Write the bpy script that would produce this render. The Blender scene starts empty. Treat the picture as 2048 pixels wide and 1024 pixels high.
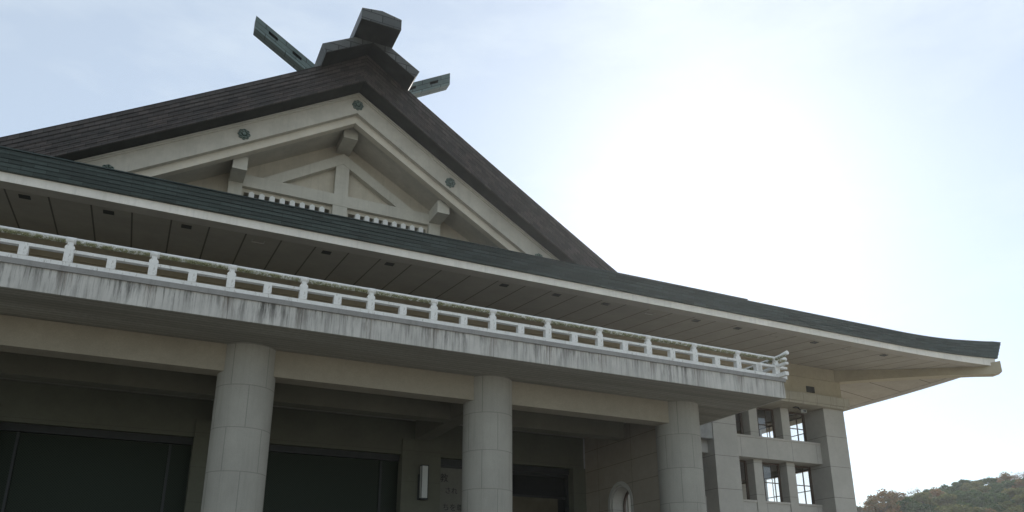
import bpy, math, random
from mathutils import Vector, Matrix
random.seed(7)
R = math.radians
SC = bpy.context.scene
COL = SC.collection

# ------------------------------------------------------------------ camera
CP, CY, CR = R(18.85), R(25.70), R(-0.13)
fw = Vector((math.sin(CY)*math.cos(CP), math.cos(CY)*math.cos(CP), math.sin(CP)))
r0 = Vector((math.cos(CY), -math.sin(CY), 0)); u0 = r0.cross(fw)
rr = r0*math.cos(CR) + u0*math.sin(CR); uu = u0*math.cos(CR) - r0*math.sin(CR)
cam = bpy.data.cameras.new('camera'); co = bpy.data.objects.new('camera', cam); COL.objects.link(co)
m = Matrix((rr, uu, -fw)).transposed().to_4x4(); m.translation = Vector((0, 0, 1.6)); co.matrix_world = m
cam.sensor_width = 36; cam.sensor_fit = 'HORIZONTAL'; cam.lens = 1593/2048*36
cam.shift_y = (682.5-512)/2048; cam.clip_end = 3000; cam.clip_start = .1
SC.camera = co

# ------------------------------------------------------------------ light
SUN_AZ, SUN_EL = 41.2, 30.4          # azimuth from +Y towards +X
w = bpy.data.worlds.new('World'); SC.world = w; w.use_nodes = True
nt = w.node_tree; nt.nodes.clear()
out = nt.nodes.new('ShaderNodeOutputWorld'); bg = nt.nodes.new('ShaderNodeBackground')
sky = nt.nodes.new('ShaderNodeTexSky'); sky.sky_type = 'NISHITA'; sky.sun_disc = False
sky.sun_elevation = R(SUN_EL); sky.sun_rotation = R(SUN_AZ)
sky.air_density = 1.0; sky.dust_density = 0.2; sky.ozone_density = 1.0
bg.inputs[1].default_value = 0.15
# thin high cloud that whitens the sky here and there
tc = nt.nodes.new('ShaderNodeTexCoord'); mp = nt.nodes.new('ShaderNodeMapping')
mp.inputs['Scale'].default_value = (1.0, 1.0, 3.2)
nz = nt.nodes.new('ShaderNodeTexNoise'); nz.inputs['Scale'].default_value = 3.0; nz.inputs['Detail'].default_value = 7; nz.inputs['Roughness'].default_value = .58
rp = nt.nodes.new('ShaderNodeValToRGB'); rp.color_ramp.elements[0].position = .47; rp.color_ramp.elements[1].position = .78
mul = nt.nodes.new('ShaderNodeMath'); mul.operation = 'MULTIPLY_ADD'; mul.inputs[1].default_value = .3; mul.inputs[2].default_value = .45
mx = nt.nodes.new('ShaderNodeMix'); mx.data_type = 'RGBA'
mx.inputs[7].default_value = (6.2, 6.8, 7.1, 1)
L = nt.links.new
L(tc.outputs['Generated'], mp.inputs[0]); L(mp.outputs[0], nz.inputs['Vector']); L(nz.outputs[0], rp.inputs[0]); L(rp.outputs[0], mul.inputs[0])
L(mul.outputs[0], mx.inputs[0]); L(sky.outputs[0], mx.inputs[6]); L(mx.outputs[2], bg.inputs[0]); L(bg.outputs[0], out.inputs[0])
sl = bpy.data.lights.new('sun', 'SUN'); sl.energy = 4.0; sl.angle = R(.53); sl.color = (1, .95, .87)
so = bpy.data.objects.new('sun', sl); COL.objects.link(so)
sd = Vector((math.sin(R(SUN_AZ))*math.cos(R(SUN_EL)), math.cos(R(SUN_AZ))*math.cos(R(SUN_EL)), math.sin(R(SUN_EL))))
so.rotation_euler = sd.to_track_quat('Z', 'Y').to_euler(); so.location = sd*60
vs = SC.view_settings; vs.view_transform = 'Standard'; vs.look = 'None'; vs.gamma = 1; vs.exposure = 0
SC.cycles.max_bounces = 8; SC.cycles.diffuse_bounces = 5; SC.cycles.transparent_max_bounces = 12

# ------------------------------------------------------------------ materials
class MT:
    def __init__(s, name, rough=.85, spec=.3, metal=0):
        s.m = bpy.data.materials.new(name); s.m.use_nodes = True; s.t = s.m.node_tree
        s.b = s.t.nodes['Principled BSDF']; s.b.inputs['Roughness'].default_value = rough
        s.b.inputs['Metallic'].default_value = metal; s.b.inputs['Specular IOR Level'].default_value = spec
        s.tc = s.t.nodes.new('ShaderNodeTexCoord')
    def n(s, k): return s.t.nodes.new(k)
    def l(s, a, b): s.t.links.new(a, b)
    def v(s, x, i):
        if hasattr(x, 'is_linked') or hasattr(x, 'links'): s.l(x, i)
        else: i.default_value = x
    def math(s, op, a, b=0, c=0):
        n = s.n('ShaderNodeMath'); n.operation = op
        s.v(a, n.inputs[0]); s.v(b, n.inputs[1]); s.v(c, n.inputs[2]); return n.outputs[0]
    def xyz(s, which='Object'):
        n = s.n('ShaderNodeSeparateXYZ'); s.l(s.tc.outputs[which], n.inputs[0]); return n.outputs
    def noise(s, scale, detail=4, rough=.55, sc=(1, 1, 1), which='Object'):
        mp = s.n('ShaderNodeMapping'); mp.inputs['Scale'].default_value = sc; s.l(s.tc.outputs[which], mp.inputs[0])
        n = s.n('ShaderNodeTexNoise'); n.inputs['Scale'].default_value = scale; n.inputs['Detail'].default_value = detail
        n.inputs['Roughness'].default_value = rough; s.l(mp.outputs[0], n.inputs['Vector']); return n.outputs[0]
    def ramp(s, x, p0, p1):
        n = s.n('ShaderNodeMapRange'); n.inputs[1].default_value = p0; n.inputs[2].default_value = p1
        s.l(x, n.inputs[0]); return n.outputs[0]
    def mix(s, f, a, b):
        n = s.n('ShaderNodeMix'); n.data_type = 'RGBA'; s.v(f, n.inputs[0])
        for x, i in ((a, 6), (b, 7)):
            if isinstance(x, tuple): n.inputs[i].default_value = (*x, 1)
            else: s.l(x, n.inputs[i])
        return n.outputs[2]
    def line(s, c, period, off, width):          # 1 on thin joints
        d = s.math('PINGPONG', s.math('SUBTRACT', c, off), period/2)
        return s.math('LESS_THAN', d, width/2)
    def bump(s, h, strength=.2, dist=.01):
        n = s.n('ShaderNodeBump'); n.inputs['Strength'].default_value = strength; n.inputs['Distance'].default_value = dist
        s.l(h, n.inputs['Height']); s.l(n.outputs[0], s.b.inputs['Normal'])
    def col(s, c):
        if isinstance(c, tuple): s.b.inputs['Base Color'].default_value = (*c, 1)
        else: s.l(c, s.b.inputs['Base Color'])
        return s.m

def tint(c, k): return tuple(max(0, min(1, x*k)) for x in c)

def stone(name, c, speckle=.12, blotch=.12, joints=(), rough=.85, jw=.022, jdark=.35, streak=0, fine=45, sc=(1, 1, 1)):
    """joints: list of (axis index, period, offset)"""
    M = MT(name, rough)
    a = M.noise(.9, 5, .6, sc); b = M.noise(fine, 3, .7); d = M.noise(5, 5, .65, sc)
    x = M.mix(M.ramp(a, .3, .7), tint(c, 1-blotch), tint(c, 1+blotch))
    x = M.mix(M.math('MULTIPLY', M.ramp(d, .35, .75), .35), x, tint(c, .74))
    x = M.mix(M.math('MULTIPLY', M.ramp(b, .35, .7), 2*speckle), x, tint(c, .55))
    if streak:
        st = M.ramp(M.noise(2.2, 6, .7, (3.2, 3.2, .16)), .5, .72)
        x = M.mix(M.math('MULTIPLY', st, streak), x, tint(c, .42))
    o = M.xyz()
    for ax, p, off in joints:
        x = M.mix(M.math('MULTIPLY', M.line(o[ax], p, off, jw), 1-jdark), x, tint(c, .25))
    M.bump(b, .12, .006)
    return M.col(x)

def granite_column():
    M = MT('granite_column', .8)
    c = (.355, .338, .295)
    a = M.noise(.8, 5, .6, (1, 1, .7)); b = M.noise(60, 3, .75); st = M.noise(2.4, 5, .65, (1.5, 1.5, .35))
    x = M.mix(M.ramp(a, .32, .68), tint(c, .86), tint(c, 1.1))
    x = M.mix(M.math('MULTIPLY', M.ramp(st, .5, .75), .3), x, tint(c, .62))
    x = M.mix(M.math('MULTIPLY', M.ramp(b, .4, .7), .35), x, tint(c, .55))
    o = M.xyz()
    z = M.math('SUBTRACT', 8.6, o[2]); P = 1.165
    ring = M.line(o[2], P, 8.6, .022)
    row = M.math('FLOOR', M.math('DIVIDE', z, P))
    ang = M.math('DIVIDE', M.math('ARCTAN2', o[0], o[1]), math.pi/2.5)
    ang = M.math('ADD', ang, M.math('MULTIPLY', row, .5))
    ver = M.math('LESS_THAN', M.math('PINGPONG', ang, .5), .012)
    jj = M.math('MAXIMUM', ring, ver)
    wn = M.n('ShaderNodeTexWhiteNoise'); cb = M.n('ShaderNodeCombineXYZ'); oi = M.n('ShaderNodeObjectInfo')
    M.l(row, cb.inputs[0]); M.l(M.math('FLOOR', ang), cb.inputs[1]); M.l(oi.outputs['Random'], cb.inputs[2]); M.l(cb.outputs[0], wn.inputs['Vector'])
    x = M.mix(M.math('MULTIPLY', wn.outputs[0], .22), x, tint(c, .7))
    rs_ = M.ramp(M.noise(1.7, 6, .7, (3, 3, .12)), .52, .7)
    x = M.mix(M.math('MULTIPLY', rs_, .28), x, (.17, .165, .14))
    x = M.mix(M.math('MULTIPLY', jj, .42), x, tint(c, .25))
    M.bump(b, .15, .006)
    return M.col(x)

def fascia_mat():                # cast concrete with black run-off streaks
    M = MT('streaked_concrete', .9); c = (.51, .49, .455)
    s1 = M.noise(2.6, 7, .72, (2.4, 2.4, .22)); s2 = M.noise(7.5, 5, .7, (2.2, 2.2, .12)); pa = M.noise(.55, 5, .65, (1, 1, .2))
    x = M.mix(M.ramp(M.noise(1.3, 5), .3, .7), tint(c, .85), tint(c, 1.08))
    z = M.xyz()[2]
    fall = M.ramp(z, 8.45, 9.2); xl = M.ramp(M.xyz()[0], 24, 2)
    k = M.math('MULTIPLY', M.ramp(s1, .46, .60), M.math('MULTIPLY_ADD', fall, .75, .3))
    k2 = M.math('MULTIPLY', M.ramp(s2, .52, .62), M.math('MULTIPLY_ADD', fall, .7, .12))
    x = M.mix(M.math('MULTIPLY', k, M.math('MULTIPLY_ADD', xl, .3, M.math('MULTIPLY', M.ramp(pa, .4, .58), .8))), x, (.12, .115, .105))
    x = M.mix(M.math('MULTIPLY', k2, M.math('MULTIPLY_ADD', M.ramp(pa, .56, .42), .5, M.math('MULTIPLY', xl, .45))), x, (.06, .06, .05))
    pd = M.math('PINGPONG', M.math('SUBTRACT', M.math('ADD', M.xyz()[0], M.math('MULTIPLY', s1, .5)), 7.44), .92)
    pk = M.math('MULTIPLY', M.ramp(pd, .2, .02), M.math('MULTIPLY', M.ramp(s2, .4, .62), M.ramp(z, 8.5, 9.15)))
    x = M.mix(M.math('MULTIPLY', pk, .8), x, (.13, .095, .065))
    x = M.mix(M.math('MULTIPLY', M.line(M.xyz()[0], 1.84, 7.19, .018), .6), x, (.1, .1, .1))
    M.bump(s2, .2, .008)
    return M.col(x)

def white_rail(lichen, top=0):
    M = MT('white_paint_lichen' if lichen else 'white_paint', .65); c = (.76, .75, .72)
    a = M.noise(3, 6, .7); f = M.noise(26, 6, .75); g = M.noise(7, 5, .7)
    x = M.mix(M.ramp(a, .35, .7), c, tint(c, .84))
    x = M.mix(M.math('MULTIPLY', M.ramp(f, .6, .7), .3), x, (.3, .29, .25))
    if lichen:                    # growth on the damp lower half of the round rail
        z = M.xyz()[2]
        low = M.ramp(M.math('ADD', z, M.math('MULTIPLY', g, -.05)), top-.075, top-.125)
        k = M.math('MULTIPLY', low, M.ramp(M.noise(9, 6, .8), .36, .5))
        x = M.mix(k, x, M.mix(M.ramp(M.noise(40, 3, .8), .42, .6), (.07, .075, .03), (.33, .32, .18)))
    else:
        st = M.ramp(M.noise(8, 6, .8, (1.8, 1.8, .45)), .57, .64)
        x = M.mix(M.math('MULTIPLY', st, .6), x, (.22, .19, .14))
    M.bump(f, .25, .006)
    return M.col(x)

def copper(name, c, patina, amt, u=.45, v=.15, rough=.5, metal=.25, joint=.6, mort=.009):
    """copper shingles; courses run along uv.x, rows along uv.y"""
    M = MT(name, rough, .4, metal)
    br = M.n('ShaderNodeTexBrick'); M.l(M.tc.outputs['UV'], br.inputs['Vector'])
    br.inputs['Scale'].default_value = 1; br.inputs['Brick Width'].default_value = u; br.inputs['Row Height'].default_value = v
    br.inputs['Mortar Size'].default_value = mort; br.inputs['Mortar Smooth'].default_value = .1; br.inputs['Bias'].default_value = 0
    br.inputs['Color1'].default_value = (*tint(c, .6), 1); br.inputs['Color2'].default_value = (*tint(c, 1.35), 1); br.inputs['Mortar'].default_value = (*tint(c, 1-joint), 1)
    k = M.ramp(M.noise(1.1, 6, .65), .35, .7); k2 = M.noise(14, 5, .7)
    x = M.mix(M.math('MULTIPLY', k, amt), br.outputs[0], patina)
    x = M.mix(M.math('MULTIPLY', M.ramp(k2, .45, .7), .4), x, tint(c, .55))
    x = M.mix(M.math('MULTIPLY', br.outputs[1], joint), x, tint(c, .2))
    M.bump(M.math('MULTIPLY_ADD', br.outputs[1], -1, M.math('MULTIPLY', k2, .3)), .6, .02)
    return M.col(x)

def plain(name, c, rough=.6, spec=.4, metal=0, var=.15, scale=4):
    M = MT(name, rough, spec, metal); a = M.noise(scale, 5, .6)
    x = M.mix(M.ramp(a, .3, .7), tint(c, 1-var), tint(c, 1+var)); M.bump(a, .1, .004)
    return M.col(x)

BEIGE = (.40, .365, .30)
mBarge = stone('gable_render', (.49, .46, .395), .08, .12, (), streak=.18)
mBargeLow = stone('gable_fillet', (.58, .53, .44), .08, .1)
mWall = stone('gable_wall_render', (.50, .455, .37), .08, .1, streak=.25)
mTrim = stone('gable_timbering', (.53, .505, .435), .08, .08, streak=.2)
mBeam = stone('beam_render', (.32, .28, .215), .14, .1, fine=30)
mSoffF = stone('soffit_boards', (.36, .33, .275), .06, .1, ((0, 1.1, .1),), jw=.05, jdark=.1)
mSoffS = stone('soffit_boards_side', (.41, .37, .305), .06, .1, ((1, 1.84, 26.9),), jw=.05, jdark=.1)
mEdge = stone('eave_edge_board', (.40, .37, .32), .06, .1)
mStrip = stone('eave_white_board', (.76, .72, .65), .06, .08, streak=.25)
mFrieze = stone('frieze_render', (.42, .37, .27), .06, .08)
mEnt = stone('entablature_stone', (.41, .375, .30), .08, .1, ((0, .92, .2),), jw=.02, streak=.3)
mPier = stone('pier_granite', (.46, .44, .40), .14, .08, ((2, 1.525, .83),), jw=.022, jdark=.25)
mPierM = stone('mullion_granite', (.48, .46, .415), .14, .08, ((2, 1.525, .83),), jw=.02)
mBand = stone('spandrel_granite', (.48, .46, .42), .14, .08, ((0, 1.62, 27.7),), jw=.022)
mCap = stone('coping_granite', (.47, .44, .40), .1, .08)
mSideWall = stone('porch_side_wall', (.34, .295, .235), .1, .1, ((2, .85, .32), (1, 2.4, 25.2)), jw=.02)
mBeamShade = stone('shaded_beam_render', (.175, .165, .125), .12, .12, fine=30)  # darker copy of the beam render, porch shade put into its colour
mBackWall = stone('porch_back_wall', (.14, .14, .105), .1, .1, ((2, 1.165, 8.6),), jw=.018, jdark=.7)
mUnder = stone('board_marked_concrete', (.30, .28, .235), .2, .3, ((1, .18, 0),), jw=.025, jdark=.5, fine=9, sc=(.12, 2.2, 1))
mLedge = stone('ledge_concrete', (.29, .28, .265), .16, .12, streak=.35)
mCol = granite_column()
mFasc = fascia_mat()
mRail = white_rail(False); mTopRail = white_rail(True, 10.13)
mVerge = copper('brown_copper_shingles', (.066, .053, .047), (.042, .05, .048), .35, .36, .165, joint=.6)
mRidge = copper('ridge_copper_sheet', (.085, .085, .082), (.085, .105, .098), .5, .9, .34, joint=.75, mort=.02)
mEave = copper('green_copper_shingles', (.042, .056, .053), (.038, .056, .050), .5, .62, .12, joint=.35)
mRoof = copper('roof_copper', (.085, .09, .085), (.10, .13, .12), .5, .6, .3)
mChigi = copper('green_copper_sheet', (.11, .145, .135), (.15, .20, .18), .6, .85, .24, joint=.75, mort=.016)
mDarkCuShade = plain('dark_copper_and_shade', (.035, .037, .034), .6, .3, .2, .25, 2)  # verge underside copper; on the ridge pieces it is shade put into colour
mRos = plain('verdigris_bronze', (.14, .18, .16), .6, .4, .3, .35, 30)
mDark = plain('dark_void', (.02, .021, .02), .9, .1)
mVent = plain('dark_grille', (.035, .035, .03), .6, .3)
mBlackM = plain('black_metal', (.03, .032, .032), .45, .5, .4)
mWood = plain('brown_frame', (.115, .085, .068), .55, .4)
mDoor = plain('brown_door_panel', (.10, .085, .055), .6, .3, 0, .2, 1.5)
mInt = plain('interior_plaster', (.30, .30, .29), .9, .2)
mWhitePost = stone('white_vent_posts', (.72, .71, .68), .04, .05)
mOpal = plain('lamp_opal_panel', (.55, .56, .53), .4, .5, 0, .04)
mBoard = plain('notice_board_face', (.16, .155, .13), .7, .3, 0, .1)
mInk = plain('black_lettering', (.012, .014, .014), .6, .3)
mCamW = plain('white_housing', (.62, .63, .60), .45, .5)
mBark = plain('bark', (.10, .08, .065), .9, .1, 0, .3, 3)

def mesh_shutter():
    M = MT('perforated_shutter', .5, .4, .5); o = M.xyz()
    a = M.math('ADD', o[0], o[2]); b = M.math('SUBTRACT', o[0], o[2])
    k = M.math('MAXIMUM', M.line(a, .085, 0, .03), M.line(b, .085, 0, .03))
    return M.col(M.mix(k, (.006, .011, .006), (.020, .028, .017)))
mMesh = mesh_shutter()

def glass():
    M = MT('window_glass', .02, .5)
    t = M.n('ShaderNodeBsdfTransparent'); t.inputs[0].default_value = (.97, .97, .97, 1)
    g = M.n('ShaderNodeBsdfGlossy'); g.inputs['Roughness'].default_value = .03
    x = M.n('ShaderNodeMixShader'); x.inputs[0].default_value = .09
    M.l(t.outputs[0], x.inputs[1]); M.l(g.outputs[0], x.inputs[2])
    M.l(x.outputs[0], M.t.nodes['Material Output'].inputs[0]); return M.m
mGlass = glass()

def paving():
    M = MT('pale_gravel_court', .9); a = M.noise(.15, 6, .6); b = M.noise(9, 5, .7)
    x = M.mix(M.ramp(a, .3, .7), (.345, .32, .27), (.43, .40, .345)); x = M.mix(M.math('MULTIPLY', M.ramp(b, .4, .7), .4), x, (.22, .2, .17))
    return M.col(x)
def leafmat(name, c1, c2):
    M = MT(name, .7, .25); oi = M.n('ShaderNodeObjectInfo'); g = M.n('ShaderNodeNewGeometry')
    x = M.mix(M.ramp(M.noise(.45, 4, .6), .35, .65), c1, c2); x = M.mix(M.math('MULTIPLY', g.outputs['Random Per Island'], .5), x, tint(c2, .6))
    tr = M.n('ShaderNodeBsdfTranslucent'); M.l(x, tr.inputs[0]); ms = M.n('ShaderNodeMixShader'); ms.inputs[0].default_value = .28
    M.col(x); M.l(M.b.outputs[0], ms.inputs[1]); M.l(tr.outputs[0], ms.inputs[2]); M.l(ms.outputs[0], M.t.nodes['Material Output'].inputs[0]); return M.m
mLeafG = leafmat('evergreen_leaves', (.028, .08, .02), (.085, .145, .035))
mLeafO = leafmat('autumn_leaves', (.30, .14, .045), (.15, .15, .055))
mLeafY = leafmat('olive_leaves', (.22, .20, .05), (.12, .16, .05))
mTwig = plain('grey_twigs', (.17, .14, .12), .9, .1, 0, .3, 2)

# ------------------------------------------------------------------ mesh builder
class MB:
    def __init__(s): s.V = []; s.F = []; s.U = []; s.S = []
    def face(s, pts, uv=None, smooth=False):
        i = len(s.V); s.V += [tuple(p) for p in pts]; s.F.append(tuple(range(i, i+len(pts))))
        s.U.append(uv or [(0, 0)]*len(pts)); s.S.append(smooth)
    def box(s, x0, x1, y0, y1, z0, z1):
        p = [(x, y, z) for x in (x0, x1) for y in (y0, y1) for z in (z0, z1)]
        for f in ((0, 1, 3, 2), (4, 6, 7, 5), (0, 4, 5, 1), (2, 3, 7, 6), (0, 2, 6, 4), (1, 5, 7, 3)):
            q = [p[k] for k in f]
            n = 0 if f in ((0, 1, 3, 2), (4, 6, 7, 5)) else (1 if f in ((0, 4, 5, 1), (2, 3, 7, 6)) else 2)
            uv = [((a[1], a[2]) if n == 0 else (a[0], a[2]) if n == 1 else (a[0], a[1])) for a in q]
            s.face(q, uv)
        return s
    def prism(s, poly, axis, a, b):
        """poly in the two other axes (cyclic order xz for y, yz for x, xy for z)"""
        def P(q, t):
            return (t, q[0], q[1]) if axis == 'x' else (q[0], t, q[1]) if axis == 'y' else (q[0], q[1], t)
        s.face([P(q, a) for q in poly], list(poly)); s.face([P(q, b) for q in reversed(poly)], list(reversed(poly)))
        n = len(poly)
        for i in range(n):
            q, r = poly[i], poly[(i+1) % n]; d = math.dist(q, r)
            s.face([P(q, a), P(q, b), P(r, b), P(r, a)], [(a, 0), (b, 0), (b, d), (a, d)])
        return s
    def grid(s, rows, smooth=False, closed=False):
        """rows: list of polylines of equal length; uv = metric lengths"""
        vs_ = [0]
        for i in range(1, len(rows)): vs_.append(vs_[-1]+(Vector(rows[i][0])-Vector(rows[i-1][0])).length)
        us = [0]
        for j in range(1, len(rows[0])): us.append(us[-1]+(Vector(rows[0][j])-Vector(rows[0][j-1])).length)
        for i in range(len(rows)-1):
            for j in range(len(rows[0])-1):
                s.face([rows[i][j], rows[i][j+1], rows[i+1][j+1], rows[i+1][j]],
                       [(us[j], vs_[i]), (us[j+1], vs_[i]), (us[j+1], vs_[i+1]), (us[j], vs_[i+1])], smooth)
        return s
    def tube(s, path, r, n=14, caps=True):
        rings = []
        for i, p in enumerate(path):
            p = Vector(p); a = Vector(path[max(0, i-1)]); b = Vector(path[min(len(path)-1, i+1)]); d = (b-a).normalized()
            up = Vector((0, 0, 1)) if abs(d.z) < .9 else Vector((0, 1, 0)); x = d.cross(up).normalized(); y = x.cross(d)
            rad = r[i] if isinstance(r, (list, tuple)) else r
            rings.append([p+(x*math.cos(k*2*math.pi/n)+y*math.sin(k*2*math.pi/n))*rad for k in range(n+1)])
        for i in range(len(rings)-1):
            for k in range(n): s.face([rings[i][k], rings[i][k+1], rings[i+1][k+1], rings[i+1][k]], None, True)
        if caps: s.face(rings[0][:-1][::-1]); s.face(rings[-1][:-1])
        return s
    def lathe(s, cx, cy, prof, n=64):
        rings = [[(cx+r*math.sin(k*2*math.pi/n), cy+r*math.cos(k*2*math.pi/n), z) for k in range(n+1)] for r, z in prof]
        for i in range(len(rings)-1):
            for k in range(n): s.face([rings[i][k], rings[i][k+1], rings[i+1][k+1], rings[i+1][k]], None, True)
        return s
    def build(s, name, mat, parent=None, origin=(0, 0, 0), weld=True):
        me = bpy.data.meshes.new(name)
        o0 = Vector(origin)
        me.from_pydata([tuple(Vector(v)-o0) for v in s.V], [], s.F)
        uvl = me.uv_layers.new(name='UVMap'); i = 0
        for f in s.U:
            for c in f: uvl.data[i].uv = c; i += 1
        me.polygons.foreach_set('use_smooth', s.S)
        me.materials.append(mat); 
        if weld:
            import bmesh
            bm = bmesh.new(); bm.from_mesh(me); bmesh.ops.remove_doubles(bm, verts=bm.verts, dist=1e-4)
            bmesh.ops.recalc_face_normals(bm, faces=bm.faces); bm.to_mesh(me); bm.free()
        me.update()
        ob = bpy.data.objects.new(name, me); COL.objects.link(ob); ob.location = o0
        if parent: adopt(ob, parent)
        return ob
WL = {}
def adopt(ob, parent):
    ob.parent = parent; ob.matrix_parent_inverse = Matrix.Translation(-world_loc(parent))
def world_loc(o):
    return Vector(WL[o.name]) if o.name in WL else o.location.copy()
def empty(name, loc):
    o = bpy.data.objects.new(name, None); o.empty_display_size = .5; COL.objects.link(o); o.location = loc; return o
def tag(o, label=None, cat=None, group=None, kind=None):
    if label: o['label'] = label
    if cat: o['category'] = cat
    if group: o['group'] = group
    if kind: o['kind'] = kind
    return o
def dup(o, dx, dy, dz, parent):
    c = o.copy(); COL.objects.link(c); c.location = o.location + Vector((dx, dy, dz)); return c

# ------------------------------------------------------------------ ground
g = MB(); g.face([(-1500, -600, 0), (1500, -600, 0), (1500, 2500, 0), (-1500, 2500, 0)]); gr = g.build('ground', paving()); tag(gr, kind='structure')

# ================================================================== THE HALL
X0 = 6.27                       # axis of symmetry
H = empty('shrine_hall', (X0, 28.6, 0))
tag(H, 'large pale concrete and stone shrine hall with dark copper gabled roof, porch columns and balcony', 'building')

# ---------------- porch columns, beams, ceiling
CX = [X0-11.05, X0-3.68, X0+3.68, X0+11.05]; CYc = 22.46; CRd = .775
c0 = MB().lathe(CX[0], CYc, [(CRd, 0), (CRd, 8.62)], 72).build('porch_column', mCol, H, (CX[0], CYc, 0))
for x in CX[1:]:
    c = c0.copy(); COL.objects.link(c); c.location = (x, CYc, 0)
    c.matrix_parent_inverse = Matrix.Translation(-H.location)
for a, b in ((-7.2, CX[0]-.7), (CX[0]+.62, CX[1]-.62), (CX[1]+.62, CX[2]-.62), (CX[2]+.62, CX[3]-.62)):
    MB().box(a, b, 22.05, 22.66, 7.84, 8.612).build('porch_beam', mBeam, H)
    if a > -7: MB().box(a, b, 24.9, 25.45, 7.86, 8.60).build('ceiling_beam', mBeamShade, H)
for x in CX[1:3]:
    MB().box(x-.3, x+.3, 23.1, 24.897, 7.87, 8.60).build('cross_beam', mBeamShade, H)
    MB().box(x-.3, x+.3, 25.453, 28.6, 7.87, 8.60).build('cross_beam', mBeamShade, H)
    MB().box(x-.615, x+.615, 24.9, 25.45, 7.863, 8.597).build('ceiling_beam', mBeamShade, H)
MB().box(-7.2, 20.0, 23.0, 28.716, 8.602, 8.624).build('porch_ceiling', mUnder, H)

# ---------------- balcony slab
MB().box(-7.61, 20.15, 20.06, 28.55, 8.625, 9.2).build('balcony_slab', mUnder, H)
b = MB(); b.box(-7.61, 20.15, 20.0, 20.056, 8.62, 9.2); b.box(20.09, 20.15, 20.058, 28.5, 8.62, 9.2); b.box(-7.61, -7.55, 20.058, 28.5, 8.62, 9.2)
b.build('balcony_fascia', mFasc, H)
b = MB(); b.box(-7.66, 20.2, 19.95, 20.5, 9.2, 9.335); b.box(19.6, 20.2, 20.502, 28.5, 9.2, 9.335); b.build('balcony_ledge', mLedge, H)

# railing: bottom rail carries the rest
RY, RX = 20.11, 19.95
b = MB(); b.box(-7.3, RX+.42, RY-.075, RY+.075, 9.338, 9.47); b.box(RX-.075, RX+.075, RY-.5, RY-.077, 9.338, 9.47); b.box(RX-.075, RX+.075, RY+.077, 28.5, 9.338, 9.47)
rail = b.build('railing', mRail, H)
b = MB(); b.box(-7.3, RX+.48, RY-.07, RY+.07, 9.722, 9.80); b.box(RX-.07, RX+.07, RY-.55, RY-.072, 9.722, 9.80); b.box(RX-.07, RX+.07, RY+.072, 28.5, 9.722, 9.80)
b.build('middle_rail', mRail, rail)
b = MB()
zr = 10.055; rr_ = .078
b.tube([(-7.3, RY, zr), (RX, RY, zr), (RX+.25, RY, zr+.01), (RX+.5, RY, zr+.05)], rr_)
b.tube([(RX, 28.5, zr), (RX, RY, zr), (RX, RY-.3, zr+.01), (RX, RY-.62, zr+.06)], rr_)
b.build('top_rail', mTopRail, rail)
def rpost(x, y, main):
    b = MB(); b.box(x-.1, x+.1, y-.082, y+.082, 9.47, 9.722)
    if main:
        # bearing block: flared cup under the round rail
        pr = [(-.085, 9.80), (.085, 9.80), (.112, 9.835), (.10, 9.88), (.062, 9.92), (.062, 9.985), (-.062, 9.985), (-.062, 9.92), (-.10, 9.88), (-.112, 9.835)]
        b.prism([(x+p, z) for p, z in pr], 'y', y-.07, y+.07)
        b.tube([(x-.11, y, 10.055), (x+.11, y, 10.055)], .084, 14)
    return b
mains = [X0+1.84*(k+.5) for k in range(-7, 7)] + [RX]
mains = [x for x in mains if x > -7]
p0 = rpost(mains[0], RY, True).build('railing_post', mRail, rail, (mains[0], RY, 9.4))
for x in mains[1:]:
    c = p0.copy(); COL.objects.link(c); c.location = (x, RY, 9.4)
for y in (22.1, 24.0, 25.9, 27.8):
    c = p0.copy(); COL.objects.link(c); c.location = (RX, y, 9.4); c.rotation_euler = (0, 0, math.pi/2)
s0 = None
for x in [X0+1.84*k for k in range(-6, 8)] + [19.1]:
    if x > 19.2 or x < -6.5: continue
    if s0 is None: s0 = rpost(x, RY, False).build('railing_strut', mRail, rail, (x, RY, 9.4))
    else:
        c = s0.copy(); COL.objects.link(c); c.location = (x, RY, 9.4)

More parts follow.
